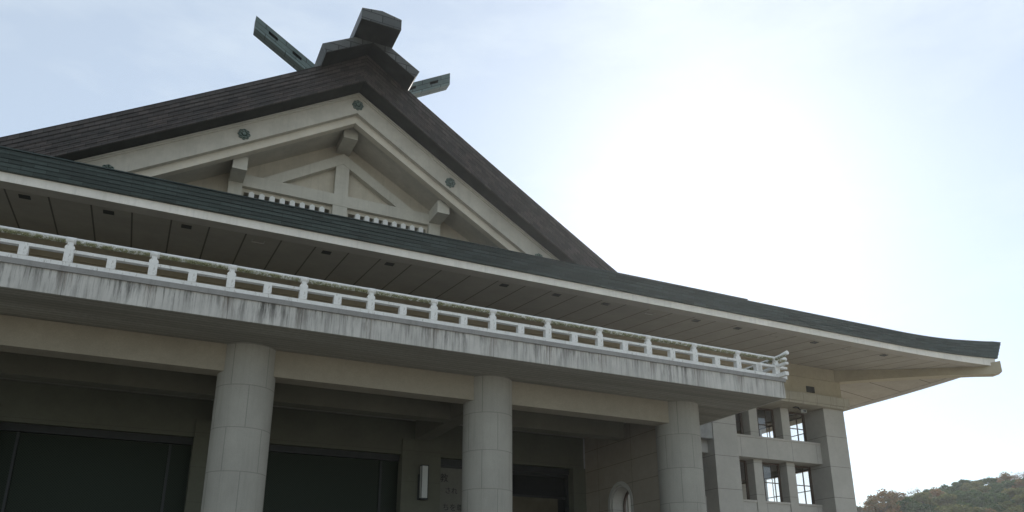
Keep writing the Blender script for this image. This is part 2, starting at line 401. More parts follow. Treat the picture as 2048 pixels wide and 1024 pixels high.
# ---------------- porch back wall, pilasters, doors, side wall with arch
YW = 28.6
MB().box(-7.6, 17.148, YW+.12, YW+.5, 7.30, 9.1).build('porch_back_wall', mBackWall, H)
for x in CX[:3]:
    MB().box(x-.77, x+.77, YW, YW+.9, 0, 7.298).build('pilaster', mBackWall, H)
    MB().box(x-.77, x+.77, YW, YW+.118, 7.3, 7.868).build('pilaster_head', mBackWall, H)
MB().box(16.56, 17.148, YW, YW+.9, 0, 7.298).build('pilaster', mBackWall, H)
for i in (0, 1, 2):
    a, b_ = CX[i]+.772, (CX[i+1]-.772 if i < 2 else 16.558)
    MB().box(a, b_, YW+.35, YW+.55, 7.06, 7.297).build('door_header', mBlackM, H)
    if i < 2:
        sh = MB().box(a, b_, YW+.48, YW+.54, 0, 7.057).build('rolling_shutter', mMesh, H)
        MB().box(b_-.72, b_-.64, YW+.42, YW+.478, 0, 7.057).build('shutter_guide', mBlackM, sh)
        MB().box(a+.64, a+.72, YW+.42, YW+.478, 0, 7.057).build('shutter_guide', mBlackM, sh)
    else:
        f = MB(); f.box(a, a+.1, YW+.42, YW+.56, 0, 7.057); f.box(b_-.14, b_, YW+.42, YW+.56, 0, 7.057); f.box(a+.1, b_-.14, YW+.42, YW+.56, 6.93, 7.057); f.box(a+.1, b_-.14, YW+.44, YW+.56, 6.05, 6.13)
        fr = f.build('door_frame', mBlackM, H)
        MB().box(a+.1, b_-.14, YW+.5, YW+.55, 6.133, 6.93).build('transom_panel', mBackWall and mDark, fr)
        MB().box(a+1.5, b_-.5, YW+.47, YW+.53, 0, 6.047).build('door_leaf', mDoor, fr)
        MB().box(b_-.5, b_-.14, YW+.49, YW+.55, 0, 6.047).build('door_leaf', mDark, fr)
# side wall with arched opening (Y 22.9..28.6)
SX0, SX1 = 17.15, 17.85; AY, AR, AS = 26.07, .86, 5.55
def arc(r, n=20, y=AY, s=AS): return [(y-r*math.cos(math.pi*k/n), s+r*math.sin(math.pi*k/n)) for k in range(n+1)]
b = MB(); zt = 8.594
b.prism([(22.6, 0), (AY-AR, 0), (AY-AR, zt), (22.6, zt)], 'x', SX0, SX1)
b.prism([(AY+AR, 0), (28.598, 0), (28.598, zt), (AY+AR, zt)], 'x', SX0, SX1)
A = arc(AR)
for i in range(len(A)-1):
    b.prism([A[i], A[i+1], (A[i+1][0], zt), (A[i][0], zt)], 'x', SX0, SX1)
sw = b.build('porch_side_wall', mSideWall, H)
def archring(r0, r1, x0, x1, n=20):
    b = MB(); o, i_ = arc(r1, n), arc(r0, n)
    o = [(o[0][0], 0)] + o + [(o[-1][0], 0)]; i_ = [(i_[0][0], 0)] + i_ + [(i_[-1][0], 0)]
    for k in range(len(o)-1): b.prism([i_[k], i_[k+1], o[k+1], o[k]], 'x', x0, x1)
    return b
archring(AR-.14, AR-.003, SX0-.02, SX0+.12).build('arch_surround', mPierM, H)
archring(AR-.22, AR-.142, SX0+.05, SX1-.05).build('arch_lining', mPierM, H)
b = archring(AR-.30, AR-.224, SX1-.16, SX1-.08); b.box(SX1-.15, SX1-.09, AY-.03, AY+.03, 0, AS+.56); af = b.build('arch_window_frame', mWood, H)

# ---------------- main body walls, frieze, entablature (front wall plane 28.6)
XR, XL = 32.65, X0-26.38
b = MB(); b.box(XL, 24.05, YW+.03, YW+.4, 9.2, 11.4); b.build('upper_wall', mInt, H)
b = MB(); b.box(XL, XR, YW-.02, YW+.6, 11.98, 12.88); b.box(XL, XR, YW-.06, YW+.6, 12.883, 13.56)
b.box(XR-.62, XR, YW+.602, 50, 11.98, 12.88); b.box(XR-.62, XR+.04, YW+.602, 50, 12.883, 13.56)
fz = b.build('frieze', mFrieze, H)
MB().box(30.24, 30.8, YW-.032, YW-.021, 12.13, 12.45).build('frieze_vent', mVent, fz)
b = MB(); b.box(XL-.1, XR+.14, YW-.35, YW+1.6, 11.52, 11.95); b.box(XL-.05, XR+.09, YW-.29, YW+1.6, 11.4, 11.518)
b.box(XR-1.5, XR+.14, YW+1.602, 50, 11.52, 11.95); b.box(XR-1.5, XR+.09, YW+1.602, 50, 11.4, 11.518)
b.build('entablature', mEnt, H)

# ---------------- right wing: piers, spandrels, mullions, windows
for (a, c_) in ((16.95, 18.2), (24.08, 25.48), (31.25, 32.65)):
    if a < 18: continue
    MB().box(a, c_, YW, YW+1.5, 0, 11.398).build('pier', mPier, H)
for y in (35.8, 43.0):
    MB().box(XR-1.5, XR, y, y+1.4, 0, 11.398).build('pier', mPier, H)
bays = [(18.1, 24.077), (25.483, 31.247)]
YM = YW+.8
def windowbay(a, c_, full=True):
    wv = (c_-a-1.04)/3
    sp = MB(); sp.box(a, c_, YW+.47, YW+1.3, 8.62, 9.578); sp.build('spandrel', mBand, H)
    MB().box(a, c_-.02, YW+.43, YW+1.3, 9.58, 9.68).build('sill', mCap, H)
    MB().box(a, c_, YM+.05, YW+1.3, 4.9, 6.548).build('spandrel', mBand, H)
    x = a
    for k in range(3):
        x1 = x+wv
        MB().box(x+.004, x1-.004, YM+.01, YW+1.3, 6.55, 6.65).build('sill', mCap, H)
        for z0, z1 in ((6.652, 8.617), (9.683, 11.397)):
            f = MB(); t = .07; yf = YW+1.3; yb = yf+.07
            f.box(x, x+t, yf, yb, z0, z1); f.box(x1-t-.04, x1, yf, yb, z0, z1); f.box(x+t, x1-t-.04, yf, yb, z0, z0+.05); f.box(x+t, x1-t-.04, yf, yb, z1-.09, z1)
            zm = z0+(z1-z0)*.5
            for q in (1, 2): f.box(x+wv*q/3-.012, x+wv*q/3+.012, yf+.02, yf+.045, z0+.05, z1-.09)
            f.box(x+t, x1-t-.04, yf+.015, yf+.05, zm-.022, zm+.022)
            fr = f.build('window_frame', mWood, H)
            MB().box(x+t, x1-t-.04, yf+.05, yf+.056, z0+.05, z1-.09).build('pane', mGlass, fr)
        if k < 2:
            MB().box(x1, x1+.52, YM, YW+1.38, 0, 8.618).build('mullion', mPierM, H)
            MB().box(x1, x1+.52, YM, YW+1.38, 9.682, 11.398).build('mullion', mPierM, H)
        x = x1+.52
for a, c_ in bays: windowbay(a, c_)
# east side of the wing, same order of bays, seen through the front windows
b = MB(); c2 = MB()
for y0, y1 in ((30.103, 35.797), (37.203, 42.997), (44.403, 50.0)):
    b.box(XR-1.0, XR-.45, y0, y1, 8.62, 9.58); b.box(XR-1.0, XR-.5, y0, y1, 0, 6.6)
    wv = (y1-y0-.9)/3; y = y0
    for k in range(3):
        if k < 2:
            for q0, q1 in ((6.603, 8.617), (9.583, 11.397)): MB().box(XR-1.0, XR-.78, y+wv, y+wv+.45, q0, q1).build('mullion', mPierM, H)
        for z0, z1 in ((6.603, 8.617), (9.583, 11.397)):
            f = MB(); xa, xb = XR-.98, XR-.94
            f.box(xa, xb, y, y+.05, z0, z1); f.box(xa, xb, y+wv-.05, y+wv, z0, z1); f.box(xa, xb, y+.05, y+wv-.05, z0, z0+.05); f.box(xa, xb, y+.05, y+wv-.05, z1-.06, z1)
            f.box(xa, xb, y+wv/2-.02, y+wv/2+.02, z0+.05, z1-.06); f.box(xa+.004, xb-.004, y+.05, y+wv-.05, z0+.9, z0+.94)
            f.build('window_frame', mWood, H)
        y += wv+.45
b.build('side_spandrel', mBand, H)
b = MB(); b.box(18.0, XR-1.52, YW+1.4, 50, 8.75, 9.3); b.box(18.0, XR-1.52, YW+1.62, 50, 11.45, 11.8); b.build('wing_floors', mInt, H)
b = MB(); b.box(17.9, 18.3, YW+1.4, 50, 0, 11.44); b.box(XL, XR-1.6, 49.5, 50, 0, 13.4); b.box(XL, XL+.5, YW+.5, 49.4, 0, 13.4); b.box(XL, CX[0]-1, YW+.2, YW+.6, 0, 9.18); b.build('inner_walls', mInt, H)

# ---------------- eaves: lower skirt roof
EX, EY = 37.95, 23.6            # corner of the eave (white board face)
EXL = 2*X0-EX; YB = 52.0
ZE = 12.96
def flare(d, reach=7.2):        # d = distance from the corner
    t = max(0, 1-d/reach); return t*t
def stations():
    S = []
    n = 60
    for i in range(n+1):
        t = i/n; x = EXL + (EX-EXL)*t
        S.append((x, EY, flare(min(EX-x, x-EXL)), (0, -1) if 0 < i < n else ((1, -1) if i == n else (-1, -1))))
    for i in range(1, 25):
        y = EY + (YB-EY)*i/24; S.append((EX, y, flare(y-EY), (1, 0)))
    return S
# denser spacing close to the corners so that the curve reads smooth
def stations2():
    xs = sorted(set([EXL, EX] + [EX-7.4*(k/22)**1 for k in range(23)] + [EXL+7.4*(k/12) for k in range(13)] + [EXL+7.4+(EX-EXL-14.8)*k/14 for k in range(15)]))
    S = [(EXL, y, flare(y-EY), (-1, 0)) for y in (YB, 40, 32, 29, 27, 25.2)]
    for x in xs:
        o = (1, -1) if x == EX else ((-1, -1) if x == EXL else (0, -1)); S.append((x, EY, flare(min(EX-x, x-EXL)), o))
    ys = [EY+7.4*k/14 for k in range(1, 15)] + [36, 44, YB]
    S += [(EX, y, flare(y-EY), (1, 0)) for y in ys]
    return S
ST = stations2()
def sweep(profile, name, mat, parent, smooth=False):
    """profile: (out, z0, zflare)"""
    b = MB(); rows = [[(x+o[0]*a, y+o[1]*a, z+f*zf) for (x, y, f, o) in ST] for (a, z, zf) in profile]
    us = [0]
    for j in range(1, len(ST)): us.append(us[-1]+math.dist(ST[j][:2], ST[j-1][:2]))
    v = 0
    for i in range(len(rows)-1):
        dv = math.hypot(profile[i+1][0]-profile[i][0], profile[i+1][1]-profile[i][1])
        for j in range(len(ST)-1):
            b.face([rows[i][j], rows[i][j+1], rows[i+1][j+1], rows[i+1][j]], [(us[j], v), (us[j+1], v), (us[j+1], v+dv), (us[j], v+dv)])
        v += dv
    return b.build(name, mat, parent, weld=True)
eb = sweep([(-.52, ZE+.03, .17), (-.5, ZE, .17), (-.012, ZE, .17), (-.012, ZE+.03, .18)], 'eave_edge_board', mEdge, H)
sweep([(-.012, ZE-.012, .17), (0, ZE-.012, .17), (0, 13.225, .28), (-.02, 13.225, .28)], 'eave_white_board', mStrip, H)
prof = [(-.02, 13.225, .28), (.10, 13.225, .28)]
nc = 5
for k in range(nc):
    z0 = 13.225+k*.113; a = .10+k*.04
    f0 = .28+.24*k/nc; f1 = .28+.24*(k+1)/nc
    prof += [(a, z0+.002, f0), (a+.022, z0+.104, f1), (a+.042, z0+.107, f1)]
prof += [(prof[-1][0]-.02, 13.80, .53)]
sweep(prof, 'eave_copper_edge', mEave, H)
# roof surface above the eave (front, right, left)
b = MB()
YT = 31.5
def rz(d): return 13.79+.40*d
rows = []
for t in (0, .3, .65, 1):
    row = []
    for (x, y, f, o) in ST:
        if o[1] == -1:
            yy = EY-.28+(YT-EY+.28)*t; xx = x+o[0]*.28-(o[0]*(YT-EY+.28)*t)
            row.append((xx, yy, rz((YT-EY)*t)+f*.53*(1-t)**2))
    rows.append(row)
b.grid(rows)
for sgn in (1, -1):
    rows = []
    for t in (0, .25, .6, 1):
        row = []
        for y, yt in ((EY-.28, YT), (EY+2, YT+1), (EY+4, YT+2), (EY+7.5, YT+3), (YB, YB)):
            f = flare(max(0, y-EY)) if y < YB else 0
            xo = EX+.28; row.append((X0+sgn*((xo-X0)-(7.9+.28)*t), y+(yt-y)*t, rz((YT-EY)*t)+f*.53*(1-t)**2))
        rows.append(row)
    b.grid(rows)
    b.grid([[(X0+sgn*(EX-X0-7.9), YT, rz(YT-EY)), (X0+sgn*(EX-X0-7.9), YB, rz(YT-EY))], [(X0+sgn*10.5, YT, rz(YT-EY)-.2), (X0+sgn*10.5, YB, rz(YT-EY)-.2)]])
b.build('skirt_roof', mRoof, H)
# thin raised course along the eave top (ends above the wing)
MB().box(-9.0, 22.0, EY-.31, EY-.05, 13.803, 13.838).build('eave_cap_course', mEave, H)

# soffit: boards running from the eave to the wall, mitred on the hip
def soff(front):
    b = MB(); xs = [-25]
    if front:
        us_ = [EXL+.5] + [EXL+.5+(32.65-EXL-.5)*k/30 for k in range(1, 31)] + [32.65+(EX-.5-32.65)*k/10 for k in range(1, 11)]
    rows = []
    if front:
        for u in us_:
            ye = 28.56 if u <= 32.65 else 28.56-(u-32.65)*(28.56-24.1)/(EX-.5-32.65)
            f = flare(min(EX-u, u-EXL))*.17
            rows.append([(u, 24.1+(ye-24.1)*t, ZE+.03+.118*(ye-24.1)*t + f*(1-t*(ye-24.1)/4.46)) for t in (0, .33, .66, 1)])
    else:
        vs_ = [YB, 44, 36] + [31.2-(31.2-28.56)*k/5 for k in range(6)] + [28.56-4.46*k/10 for k in range(1, 11)]
        for u in vs_:
            xe = 32.69 if u >= 28.56 else 32.69+(28.56-u)*(EX-.5-32.69)/4.46
            f = flare(u-EY)*.17
            xs0 = EX-.5
            rows.append([(xs0+(xe-xs0)*t, u, ZE+.03+.118*4.46*(xs0-(xs0+(xe-xs0)*t))/(xs0-32.69) + f*(1-t*(xs0-xe)/(xs0-32.69))) for t in (0, .33, .66, 1)])
    b.grid(rows); return b
sf = soff(True).build('soffit', mSoffF, H)
ss = soff(False).build('soffit', mSoffS, H)
def szf(x, y): return ZE+.03+.118*(y-24.1)+flare(min(EX-x, x-EXL))*.17*(1-(y-24.1)/4.46)
v0 = None
for k in range(17):
    if k in (3, 6, 10, 13, 16): pass
    if k in (3, 6, 10, 13, 15): continue
    x = -3.83+2.19*k; y = 24.53
    if v0 is None:
        v0 = MB().box(x-.15, x+.15, y-.13, y+.13, szf(x, y)-.02, szf(x, y)+.02).build('soffit_vent', mVent, sf, (x, y, szf(x, y)))
    else:
        c = v0.copy(); COL.objects.link(c); c.location = (x, y, szf(x, y)); 
for x in (-3.83+2.19*3, -3.83+2.19*10, -3.83+2.19*13, -3.83+2.19*15):
    z = szf(x, 24.6)-.006; b = MB()
    for x0, x1, y0, y1 in ((x-.2, x+.2, 24.4, 24.425), (x-.2, x+.2, 24.8, 24.825), (x-.2, x-.175, 24.425, 24.8), (x+.175, x+.2, 24.425, 24.8)):
        b.box(x0, x1, y0, y1, z, z+.03)
    b.build('access_hatch', mCap, sf)
# hip rafter
a = Vector((32.45, 28.75)); t_ = Vector((38.05, 23.5)); d = (t_-a).normalized(); n_ = Vector((d.y, -d.x))*.27
def hp(u, s_, z): p = a+(t_-a)*u+n_*s_; return (p.x, p.y, z)
b = MB(); st = [(0, 12.88, 13.6), (.3, 12.86, 13.5), (.6, 12.8, 13.35), (.85, 12.72, 13.22), (.96, 12.66, 13.26), (1.0, 12.70, 13.3)]
st = [(u, z0+(.0 if u < 1 else .06), z1) for u, z0, z1 in st]
rings = [[hp(u, -1, z0), hp(u, 1, z0), hp(u, 1, z1), hp(u, -1, z1), hp(u, -1, z0)] for u, z0, z1 in st]
b.grid(rings); b.face(rings[0][:-1]); b.face(rings[-1][:-1][::-1])
b.build('hip_rafter', mFrieze, H)

# ---------------- gable roof with thick shingled verge
def zb(d): d = abs(d); return 21.58-.585*d+.0017*d*d
def yv(d): return 26.40+.082*abs(d)
DX = [k*.65 for k in range(-20, 21)]
DMAX = 12.6
DXs = sorted(set([-DMAX, DMAX] + [x for x in DX if abs(x) < DMAX]))
def gsweep(profile, name, mat, parent, yfun=yv, zfun=zb, dxs=DXs):
    b = MB(); us = [0]
    for j in range(1, len(dxs)): us.append(us[-1]+math.hypot(dxs[j]-dxs[j-1], zfun(dxs[j])-zfun(dxs[j-1])))
    v = 0
    for i in range(len(profile)-1):
        (a0, b0), (a1, b1) = profile[i], profile[i+1]; dv = math.hypot(a1-a0, b1-b0)
        for j in range(len(dxs)-1):
            d0, d1 = dxs[j], dxs[j+1]
            b.face([(X0+d0, yfun(d0)-a0, zfun(d0)+b0), (X0+d1, yfun(d1)-a0, zfun(d1)+b0), (X0+d1, yfun(d1)-a1, zfun(d1)+b1), (X0+d0, yfun(d0)-a1, zfun(d0)+b1)],
                   [(us[j], v), (us[j+1], v), (us[j+1], v+dv), (us[j], v+dv)])
        v += dv
    return b.build(name, mat, parent)
prof = [(-.08, 0), (0, 0)]
for k in range(7):
    prof += [(k*.022+.0, k*.1625+.003), (k*.022-.004, (k+1)*.1625-.014), ((k+1)*.022, (k+1)*.1625-.006)]
prof += [(.10, 1.16), (0, 1.17)]
vg = gsweep(prof, 'gable_verge', mVerge, H)
gsweep([(-.078, 0.0), (-1.2, -.02)], 'verge_underside', mDarkCuShade, vg)
# roof planes run back along Y
b = MB()
for i in range(len(DXs)-1):
    d0, d1 = DXs[i], DXs[i+1]
    b.face([(X0+d0, yv(d0)-.02, zb(d0)+1.165), (X0+d1, yv(d1)-.02, zb(d1)+1.165), (X0+d1, 56, zb(d1)+1.165), (X0+d0, 56, zb(d0)+1.165)], [(0, d0), (0, d1), (30, d1), (30, d0)])
b.build('gable_roof', mRoof, H)
# bargeboard
def yb(d): return 27.32+.055*abs(d)
DB = sorted(set([-11.5, 11.5] + [x for x in DX if abs(x) < 11.5]))
bg_ = gsweep([(-.5, -.03), (.09, -.03), (.10, -.10), (.045, -.105), (.045, -.16), (0, -.165), (0, -.94), (-.2, -.942)], 'bargeboard', mBarge, H, yb, zb, DB)
gsweep([(-.2, -.94), (-.195, -1.29), (-.5, -1.292), (-.5, -1.0)], 'barge_fillet', mBargeLow, H, yb, zb, DB)
gsweep([(-.49, -1.09), (-3.1, -1.09)], 'gable_soffit', mBarge, H, yb, zb, DB)
# rosettes: eight lobed bronze ornaments
def rosette(cx, cy, cz, slope):
    b = MB(); R0 = .225
    def rad(t): return R0*(1+.2*abs(math.cos(4*t))-.16)
    n = 64
    def ring(s_, y): return [(cx+rad(2*math.pi*k/n)*s_*math.cos(2*math.pi*k/n), y, cz+rad(2*math.pi*k/n)*s_*math.sin(2*math.pi*k/n)) for k in range(n+1)]
    rows = [ring(1, cy+.02), ring(1, cy-.03), ring(.84, cy-.06), ring(.72, cy-.01), ring(.56, cy-.07), ring(.42, cy-.02), ring(.3, cy-.09), ring(.12, cy-.08), ring(0, cy-.08)]
    b.grid(rows)
    for q in range(8):
        t = 2*math.pi*(q+.5)/8; px, pz = cx+.15*math.cos(t), cz+.15*math.sin(t)
        b.lathe(0, 0, [(0, 0)], 3) if 0 else None
        pts = [(px+.045*math.cos(u*math.pi/4), cy-.07, pz+.045*math.sin(u*math.pi/4)) for u in range(8)]
        for u in range(8): b.face([pts[u], pts[(u+1) % 8], (px, cy-.095, pz)])
    return b
for d in (0, -4.14, 4.14, -8.38, 8.38):
    z = zb(d)-(.58 if abs(d) < 8 else .70); rosette(X0+d, yb(d)+(0 if d else .0), z, 0).build('rosette', mRos, bg_)

# ---------------- gable wall with timber-like framing
YG = 29.5
def zs(d): return zb(d)-1.08
b = MB()
def wallpoly(pts, y0, y1, bb): bb.prism(pts, 'y', y0, y1)
LO = 16.2
b = MB(); pts = [(X0-8.8, LO), (X0-8.8, zs(8.8)), (X0, zs(0)), (X0+8.8, zs(8.8)), (X0+8.8, LO)]
# wall with two louvre openings: build in strips
oz0, oz1 = 16.6, 17.20
op = [(2.52, 5.88), (2*X0-5.88, 2*X0-2.52)]
b.prism([(X0-8.8, LO), (X0-8.8, zs(8.8)), (op[0][0], zs(X0-op[0][0])), (op[0][0], LO)], 'y', YG, YG+.3)
b.prism([(2*X0-(X0-8.8), LO), (op[1][1], LO), (op[1][1], zs(op[1][1]-X0)), (X0+8.8, zs(8.8))], 'y', YG, YG+.3)
b.prism([(op[0][1], LO), (op[0][1], oz1), (op[1][0], oz1), (op[1][0], LO)], 'y', YG, YG+.3)
b.prism([(op[0][0], oz1), (op[0][0], zs(X0-op[0][0])), (X0, zs(0)), (op[1][1], zs(op[1][1]-X0)), (op[1][1], oz1)], 'y', YG, YG+.3)
for a_, c_ in op: b.box(a_, c_, YG, YG+.3, LO, oz0)
b.build('gable_wall', mWall, H)
YF = 29.2
b = MB(); b.box(2.42, 2*X0-2.42, YF, YG-.002, 17.37, 17.88); b.build('tie_beam', mTrim, H)
MB().prism([(5.99, 17.882), (6.55, 17.882), (6.55, 19.165), (X0, 19.335), (5.99, 19.165)], 'y', YF+.015, YG-.002).build('king_post', mTrim, H)
MB().box(5.97, 6.57, YF+.01, YG-.002, LO, 17.368).build('lower_post', mTrim, H)
for s_ in (1, -1):
    q = [(X0, 19.34), (X0-s_*2.36, 17.885), (X0-s_*3.12, 17.885), (X0, 19.82)]
    MB().prism(q, 'y', YF+.004, YG-.002).build('gable_rafter', mTrim, H)
    xx = X0-s_*4.1
    MB().box(xx-.26, xx+.26, YF+.0, YG-.002, LO, 17.47).build('lower_post', mTrim, H)
    # purlin ends: five sided beams
    MB().prism([(xx-.265, 17.475), (xx+.265, 17.475), (xx+.265, 18.02), (xx, 18.12), (xx-.265, 18.02)], 'y', 28.15, YG-.002).build('purlin_end', mTrim, H)
MB().prism([(X0-.29, 19.945), (X0+.29, 19.945), (X0+.29, 20.56), (X0, 20.73), (X0-.29, 20.56)], 'y', 28.15, YG-.002).build('purlin_end', mTrim, H)
for a_, c_ in op:
    f = MB(); t = .07; f.box(a_-.0, c_, YG-.12, YG-.003, oz1, oz1+.16); f.box(a_-.1, a_, YG-.12, YG-.003, LO, oz1+.16); f.box(c_, c_+.1, YG-.12, YG-.003, LO, oz1+.16)
    lf = f.build('vent_frame', mWall, H)
    MB().box(a_-.2, c_+.2, YG+.5, YG+.55, LO, 18).build('vent_back', mDark, lf)
    p0 = None
    for k in range(8):
        x = (2.795 if a_ < X0 else 2*X0-5.535+.0)+k*.3913
        if p0 is None:
            p0 = MB().prism([(x-.1, LO), (x+.1, LO), (x+.1, 17.09), (x, 17.155), (x-.1, 17.09)], 'y', 29.12, 29.42).build('vent_post', mWhitePost, lf, (x, 29.1, 16.2))
        else:
            c = p0.copy(); COL.objects.link(c); c.location = (x, 29.1, 16.2)

# ---------------- ridge: inverted-V saddle, ridge beam, crossed finials
def sad(y0, y1):
    b = MB(); w_ = 1.93; zt_, th = 21.97, .34
    k = .60
    top = zt_+k*w_
    for s_ in (1, -1):
        p = [(X0, top), (X0+s_*w_, zt_), (X0+s_*(w_-.17), zt_-.34), (X0, top-.36-.06)]
        def P(q, y): return (q[0], y, q[1])
        b.face([P(q, y0) for q in p], [(q[0], q[1]) for q in p]); b.face([P(q, y1) for q in reversed(p)])
        for i in (0, 1, 2):
            q, r = p[i], p[i+1]; dd = math.dist(q, r)
            b.face([P(q, y0), P(q, y1), P(r, y1), P(r, y0)], [(y0, 0), (y1, 0), (y1, dd), (y0, dd)])
    return b
rs = sad(25.45, 56).build('ridge_saddle', mRidge, H)
b = MB()
for s_ in (1, -1):
    b.face([(X0+s_*1.745, 25.47, 21.62), (X0+s_*1.745, 40, 21.62), (X0, 40, 22.70), (X0, 25.47, 22.70)])
b.build('saddle_shade_sheet', mDarkCuShade, rs)  # dark sheet added below the saddle, its shade put into the colour
b = MB(); b.prism([(X0-.775, 22.72), (X0+.775, 22.72), (X0+.775, 23.2), (X0, 23.33), (X0-.775, 23.2)], 'y', 24.35, 56)
rb = b.build('ridge_beam', mRidge, H); MB().box(X0-.76, X0+.76, 24.37, 30, 22.70, 22.717).build('beam_shade_sheet', mDarkCuShade, rb)  # dark sheet under the beam paints in the shade there
# finials: two crossed slabs with two slots each
def finial(s_):
    b = MB(); k = .618; y0, y1 = (28.05, 28.5)
    def top(u): return 24.45-k*u         # u = distance from tip
    U = 7.0; thv = .60; slots = [(.55, .93), (1.55, 1.93)]; sz0, sz1 = .20, .35
    X = lambda u: X0-s_*(4.19-u)
    def quad(u0, u1, a0, a1, y, fl):
        p = [(X(u0), y, top(u0)-a0), (X(u1), y, top(u1)-a0), (X(u1), y, top(u1)-a1), (X(u0), y, top(u0)-a1)]
        q = [(u0, a0), (u1, a0), (u1, a1), (u0, a1)]
        b.face(p if fl else p[::-1], q if fl else q[::-1])
    br = [0]+[v for s in slots for v in s]+[U]
    for y, fl in ((y0, True), (y1, False)):
        for i in range(len(br)-1):
            if i % 2 == 0: quad(br[i], br[i+1], 0, thv, y, fl)
            else: quad(br[i], br[i+1], 0, sz0, y, fl); quad(br[i], br[i+1], sz1, thv, y, fl)
    for a_ in (0, thv):
        b.face([(X(0), y0, top(0)-a_), (X(U), y0, top(U)-a_), (X(U), y1, top(U)-a_), (X(0), y1, top(0)-a_)], [(0, 0), (U, 0), (U, .5), (0, .5)])
    for u in (0, U): b.face([(X(u), y0, top(u)), (X(u), y1, top(u)), (X(u), y1, top(u)-thv), (X(u), y0, top(u)-thv)])
    for u0, u1 in slots:
        for a_ in (sz0, sz1): b.face([(X(u0), y0, top(u0)-a_), (X(u1), y0, top(u1)-a_), (X(u1), y1, top(u1)-a_), (X(u0), y1, top(u0)-a_)])
        for u in (u0, u1): b.face([(X(u), y0, top(u)-sz0), (X(u), y1, top(u)-sz0), (X(u), y1, top(u)-sz1), (X(u), y0, top(u)-sz1)])
    ob = b.build('crossed_finial', mChigi, H)
    yb_ = y1 - .02
    c = MB(); 
    for u0, u1 in slots:
        c.face([(X(u0), y1-.12, top(u0)-sz0), (X(u1), y1-.12, top(u1)-sz0), (X(u1), y1-.12, top(u1)-sz1), (X(u0), y1-.12, top(u0)-sz1)])
    c.build('slot_liner', mWood, ob)
finial(1); finial(-1)

# ================================================================== separate things
# wall lamp on the pilaster
lx, ly = CX[2]+.06, 28.6
LM = empty('wall_lamp', (lx, ly, 5.7)); tag(LM, 'long upright wall lamp with pale panels and black frame on the porch pilaster', 'lamp')
b = MB(); w2 = .135; y0, y1 = ly-.26, ly-.02; z0, z1 = 5.66, 6.86
for xx in (lx-w2, lx+w2-.022):
    for yy in (y0, y1-.022): b.box(xx, xx+.022, yy, yy+.022, z0, z1)
b.box(lx-w2-.008, lx+w2+.008, y0-.008, y1, z1, z1+.03); b.box(lx-w2-.008, lx+w2+.008, y0-.008, y1, z0-.05, z0)
b.build('lamp_frame', mBlackM, LM)
MB().box(lx-w2+.012, lx+w2-.012, y0+.012, y1-.01, z0+.003, z1-.003).build('lamp_panel', mOpal, LM)
MB().box(lx-.2, lx+.1, ly-.018, ly-.002, z0-.06, z1-.3).build('back_plate', mBlackM, LM)

# lettered board behind the second column
NB = MB().box(10.78, 12.6, 28.86, 28.92, 3.6, 6.93).build('lettered_board', mBoard); 
tag(NB, 'tall olive grey board with black Japanese lettering, standing in the doorway beside the wall lamp', 'sign')
def text(s, x, z, size, y=28.855):
    c = bpy.data.curves.new('lettering', 'FONT'); c.body = s; c.size = size; c.extrude = .002
    o = bpy.data.objects.new('lettering', c); COL.objects.link(o); o.location = (x, y, z); o.rotation_euler = (math.pi/2, 0, 0)
    c.materials.append(mInk); bpy.context.view_layer.update()
    dg = bpy.context.evaluated_depsgraph_get(); me = bpy.data.meshes.new_from_object(o.evaluated_get(dg))
    bpy.data.objects.remove(o); ob = bpy.data.objects.new('lettering', me); COL.objects.link(ob)
    ob.location = (x, y, z); ob.rotation_euler = (math.pi/2, 0, 0); ob.parent = NB; 
    return ob
text('教', 10.80, 6.42, .34);
text('され', 11.0, 5.97, .27); text('ちを尊', 10.92, 5.33, .29)

# floodlight/camera under the entablature
FX, FY = 29.95, 29.0
CAM = empty('security_camera', (FX, FY, 11.4)); tag(CAM, 'small pale security camera hung under the stone beam at the top of the wing', 'camera')
b = MB(); b.box(-.0, .0, 0, 0, 0, 0) if 0 else None
b.box(FX-.25, FX-.02, FY-.1, FY+.1, 11.36, 11.397); b.tube([(FX-.02, FY, 11.38), (FX+.1, FY-.02, 11.3), (FX+.14, FY-.05, 11.26)], .025, 8); b.build('bracket', mBlackM, CAM)
b = MB(); ax = (.16, -.33); hx, hy = FX+.12, FY-.1
b.box(hx-.02, hx+.24, hy-.1, hy+.02, 11.12, 11.135); b.box(hx-.02, hx, hy-.1, hy+.02, 11.135, 11.25); b.box(hx+.22, hx+.24, hy-.1, hy+.02, 11.135, 11.25); b.box(hx-.02, hx+.24, hy-.1, hy+.02, 11.25, 11.26)
b.build('housing', mCamW, CAM)
MB().box(hx+.002, hx+.218, hy-.08, hy+.06, 11.137, 11.248).build('lens_unit', mBlackM, CAM)

# ================================================================== wooded hill on the right
def hz(x, y):                    # height of the ground of the hill
    t = max(0, min(1, (x-118)/56)); t = t*t*(3-2*t)
    u = max(0, min(1, (y-100)/62)); u = u*u*(3-2*u)
    w = max(0, min(1, (y-178)/70)); w = w*w*(3-2*w)
    return (16.5+max(0, x-175)*.17)*t*u*(1-.75*w) - .5
b = MB(); rows = []
for i in range(25):
    y = 90+i*12
    rows.append([(110+j*14, y, hz(110+j*14, y)+.0) for j in range(30)])
b.grid(rows, True)
MH = MT('hill_undergrowth', .95); hmat = MH.col(MH.mix(MH.ramp(MH.noise(.3, 6), .35, .65), (.035, .05, .02), (.07, .06, .035)))
hill = b.build('hill', hmat); tag(hill, kind='structure')

